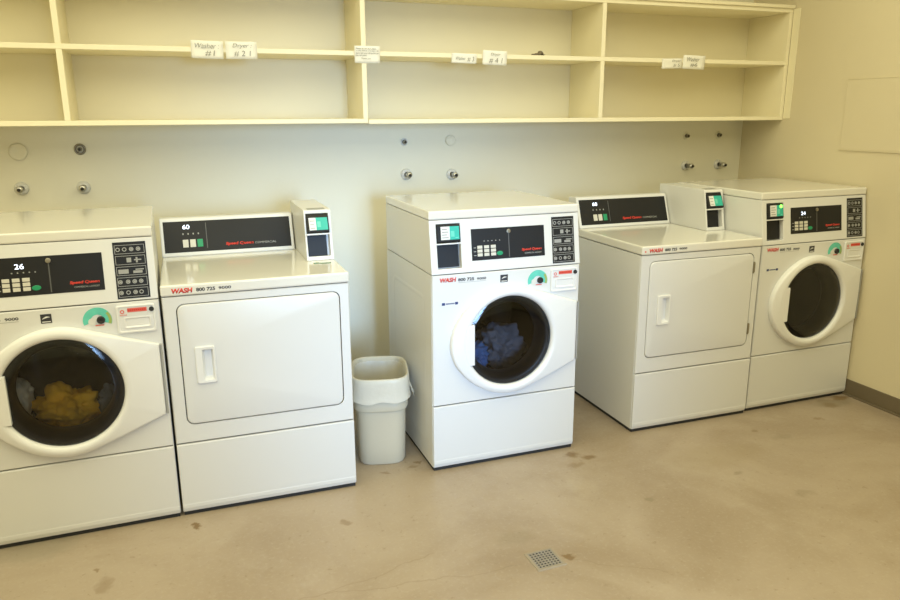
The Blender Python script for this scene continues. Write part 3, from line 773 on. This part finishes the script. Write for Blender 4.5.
for z in (.7445, .434):
    bm = newbm(); cyl(bm, (.6435, -.004, z), .0045, .0045, .056, 'z', 12); box(bm, .6435, .652, -.004, -.0003, z+.004, z+.052); obj('door_hinge', bm, M['brass'], dD, M=CT)

# worn green sticker on the left dryer's top, small rust dot on the right dryer's top edge
rnd = random.Random(5); bm = newbm()
for i in range(7):
    x, y = .585+.009*i+rnd.uniform(-.003, .003), .205+rnd.uniform(-.016, .016)
    box(bm, x, x+rnd.uniform(.012, .02), y, y+rnd.uniform(.004, .012), L_+.0001, L_+.0008+.0001*i)
box(bm, .584, .655, .203, .208, L_+.0001, L_+.0017)
o = obj('worn_sticker', bm, M['stk'], dB, M=CT); o['label'] = 'worn green sticker remains'
bm = newbm(); cyl(bm, (.016, -.0052, .892), .004, .004, .002, 'y', 14); o = obj('rust_dot', bm, M['redpale'], dD, M=CT); o['label'] = 'small reddish dot'

# ------------------------------------------------------------------ laundry in the drums
def in_drum(px, py, r, u, v, z): # point in machine coordinates -> world
    cs, sn = math.cos(r), math.sin(r); return Vector((px+u*cs-v*sn, -py+u*sn+v*cs, z))
def drum_clip(px, py, r):
    cx = in_drum(px, py, r, .3435, 0, .565)
    def f(v):
        d = Vector((v.co.x-cx.x, v.co.z-cx.z)); 
        if d.length > .228: d *= .228/d.length; v.co.x = cx.x+d.x; v.co.z = cx.z+d.y
        y0 = cx.y+.095
        if v.co.y < y0+.012:
            v.co.y = y0+.012+(v.co.y-y0-.012)*.15
    return f
A_ = (-.7699, 1.0394, .0073); C_ = (.9468, 1.0353, -.0028)
o = crumple('yellow_garment', in_drum(*A_, .315, .24, .412), (.108, .095, .080), 2, .40, 1.7, M['ywool'], 5, clip=drum_clip(*A_)); tag(o, 'bunched yellow garment lying inside the left washer drum', 'laundry')
o = crumple('grey_sock', in_drum(*A_, .478, .185, .445), (.045, .045, .055), 9, .40, 2.2, M['gcloth'], 4, clip=drum_clip(*A_)); tag(o, 'grey crumpled sock beside the yellow garment in left washer drum', 'laundry')
o = crumple('added_pale_shape', in_drum(*A_, .160, .25, .475), (.040, .07, .075), 5, .35, 1.8, M['paper'], 4, clip=drum_clip(*A_)); tag(o, 'added pale shape left of the yellow garment in left washer drum', 'laundry')  # pale lump added in place of a whitish, plastic-like reflection in the drum
o = crumple('blue_garment', in_drum(*C_, .250, .19, .435), (.070, .065, .065), 3, .45, 2, M['bcloth'], 5, clip=drum_clip(*C_)); tag(o, 'bright blue crumpled garment low in the middle washer drum', 'laundry')
o = crumple('slate_garment', in_drum(*C_, .425, .28, .435), (.105, .11, .095), 6, .45, 1.8, M['dcloth'], 5, clip=drum_clip(*C_)); tag(o, 'dark slate garment right of the blue one in middle washer drum', 'laundry')

# ------------------------------------------------------------------ trash bin with liner
def superell(a, b, n, k=4.0):
    pts = []
    for i in range(n):
        t = 2*PI*i/n; c, s = math.cos(t), math.sin(t)
        r = (abs(c/a)**k+abs(s/b)**k)**(-1/k); pts.append((r*c, r*s))
    return pts
t = thing('trash_bin', 'offwhite plastic trash bin with liner between left dryer and middle washer', 'trash bin', (.789, -.757, 0), -.235)
BW = 1.13
def bring(a, b, z): a *= BW; return [(p[0], p[1], z) for p in superell(a, b, 56)]
BH = .405
bm = newbm()
prof = [(.086, .127, .0), (.091, .133, 0.001), (.094, .137, .010), (.0955, .1395, .08), (.097, .142, .16), (.0985, .1445, .235), (.0995, .146, .252), (.1065, .153, .256), (.1085, .155, .262), (.1085, .155, .282), (.1065, .154, .288), (.1055, .155, .385), (.111, .161, .388), (.112, .162, BH), (.106, .156, BH+.003), (.1015, .150, BH-.002), (.099, .146, .26), (.090, .132, .012)]
vr = skin(bm, [bring(*q) for q in prof]); bm.faces.new(vr[0]); bm.faces.new(vr[-1])
smooth_by_angle(obj('bin_body', bm, M['bin'], t), 50)
bm = newbm(); n = 56
def lr(a, b, z, wz=0., wr=0., sd=0.):
    out = []
    for i, p in enumerate(superell(a*BW, b, n)):
        th = 2*PI*i/n; k = noise.noise(Vector((math.cos(th)*2.2+sd, math.sin(th)*2.2, sd*2)))
        k2 = noise.noise(Vector((math.cos(th)*6+sd, math.sin(th)*6, sd*3+5)))
        f = 1+wr*(k2*.7+k*.5)/a
        out.append((p[0]*f, p[1]*f, z+wz*k))
    return out
rings = [lr(.078, .118, .03, 0, .006, 1), lr(.086, .130, .16, 0, .008, 2), lr(.092, .139, .30, 0, .007, 3), lr(.100, .148, BH-.012, 0, .0015, 4), lr(.107, .157, BH+.006, 0, .0006, 4), lr(.1145, .1645, BH+.003, 0, .0006, 4),
         lr(.1165, .1665, BH-.03, 0, .0012, 5), lr(.1170, .1675, .335, .006, .0014, 6), lr(.1185, .170, .312, .014, .003, 7), lr(.1215, .173, .300, .022, .004, 7), lr(.1175, .1675, .2985, .024, .003, 7)]
vr = skin(bm, rings); bm.faces.new(vr[0])
o = obj('bin_liner', bm, M['liner'], t, smooth=True); md = o.modifiers.new('sub', 'SUBSURF'); md.levels = 1; md.render_levels = 1
# loose corner of the bag
bm = newbm(); rings = []
for j in range(6):
    f = j/5; rings.append([(.108+.024*f+.003*math.sin(i*2), -.095+.012*i-.006*f*i*.5, .375-.070*f-.008*math.sin(i*1.5)*f) for i in range(6)])
skin(bm, rings, close=False); o = obj('liner_flap', bm, M['liner'], t, smooth=True); md = o.modifiers.new('t', 'SOLIDIFY'); md.thickness = .001
o.location = (.016, .0, .0)

# ------------------------------------------------------------------ light
def area(name, loc, rot, sx, sy, power, col, spread=180):
    l = bpy.data.lights.new(name, 'AREA'); l.shape = 'RECTANGLE'; l.size = sx; l.size_y = sy; l.energy = power; l.color = col
    l.spread = math.radians(spread)
    o = bpy.data.objects.new(name, l); COL.objects.link(o); o.location = loc; o.rotation_euler = rot; return o
# daylight through the open door behind the camera, heading level into the room
area('doorway_daylight', (.95, FY+.02, 1.15), (PI/2-.105, 0, -.01), 1.1, 1.8, 9.6, (.37, .61, 1.0), 33)
# warm ceiling lamps; the front one widened to mimic ceiling bounce
area('ceiling_lamp_and_bounce', (.5, -2.1, CH-.03), (0, 0, 0), 5.2, 2.6, 92, (1, .955, .66))
area('ceiling_lamp_rear', (.6, -3.9, CH-.03), (0, 0, 0), 4.2, .5, 26, (1, .955, .66))
w = bpy.data.worlds.new('world'); S.world = w; w.use_nodes = True
w.node_tree.nodes['Background'].inputs[0].default_value = (.75, .85, 1, 1); w.node_tree.nodes['Background'].inputs[1].default_value = .4

# ------------------------------------------------------------------ camera (solved from the machines' size)
yaw, pitch, roll = -.3563, .2487, -.0047
c, s = math.cos(yaw), math.sin(yaw)
Fw = Vector((-s*math.cos(pitch), c*math.cos(pitch), -math.sin(pitch))); R = Vector((c, s, 0)); U = R.cross(Fw)
cr, sr = math.cos(roll), math.sin(roll); R, U = cr*R+sr*U, -sr*R+cr*U
cam = bpy.data.cameras.new('camera'); co = bpy.data.objects.new('camera', cam); COL.objects.link(co)
mw = Matrix((R, U, -Fw)).transposed().to_4x4(); mw.translation = (0, -3.7893, 1.5096); co.matrix_world = mw
cam.sensor_width = 36; cam.lens = 735.6*36/900; cam.clip_start = .05
S.camera = co
v = S.view_settings; v.view_transform = 'Standard'; v.look = 'None'; v.exposure = .06; v.gamma = 1; v.use_curve_mapping = False
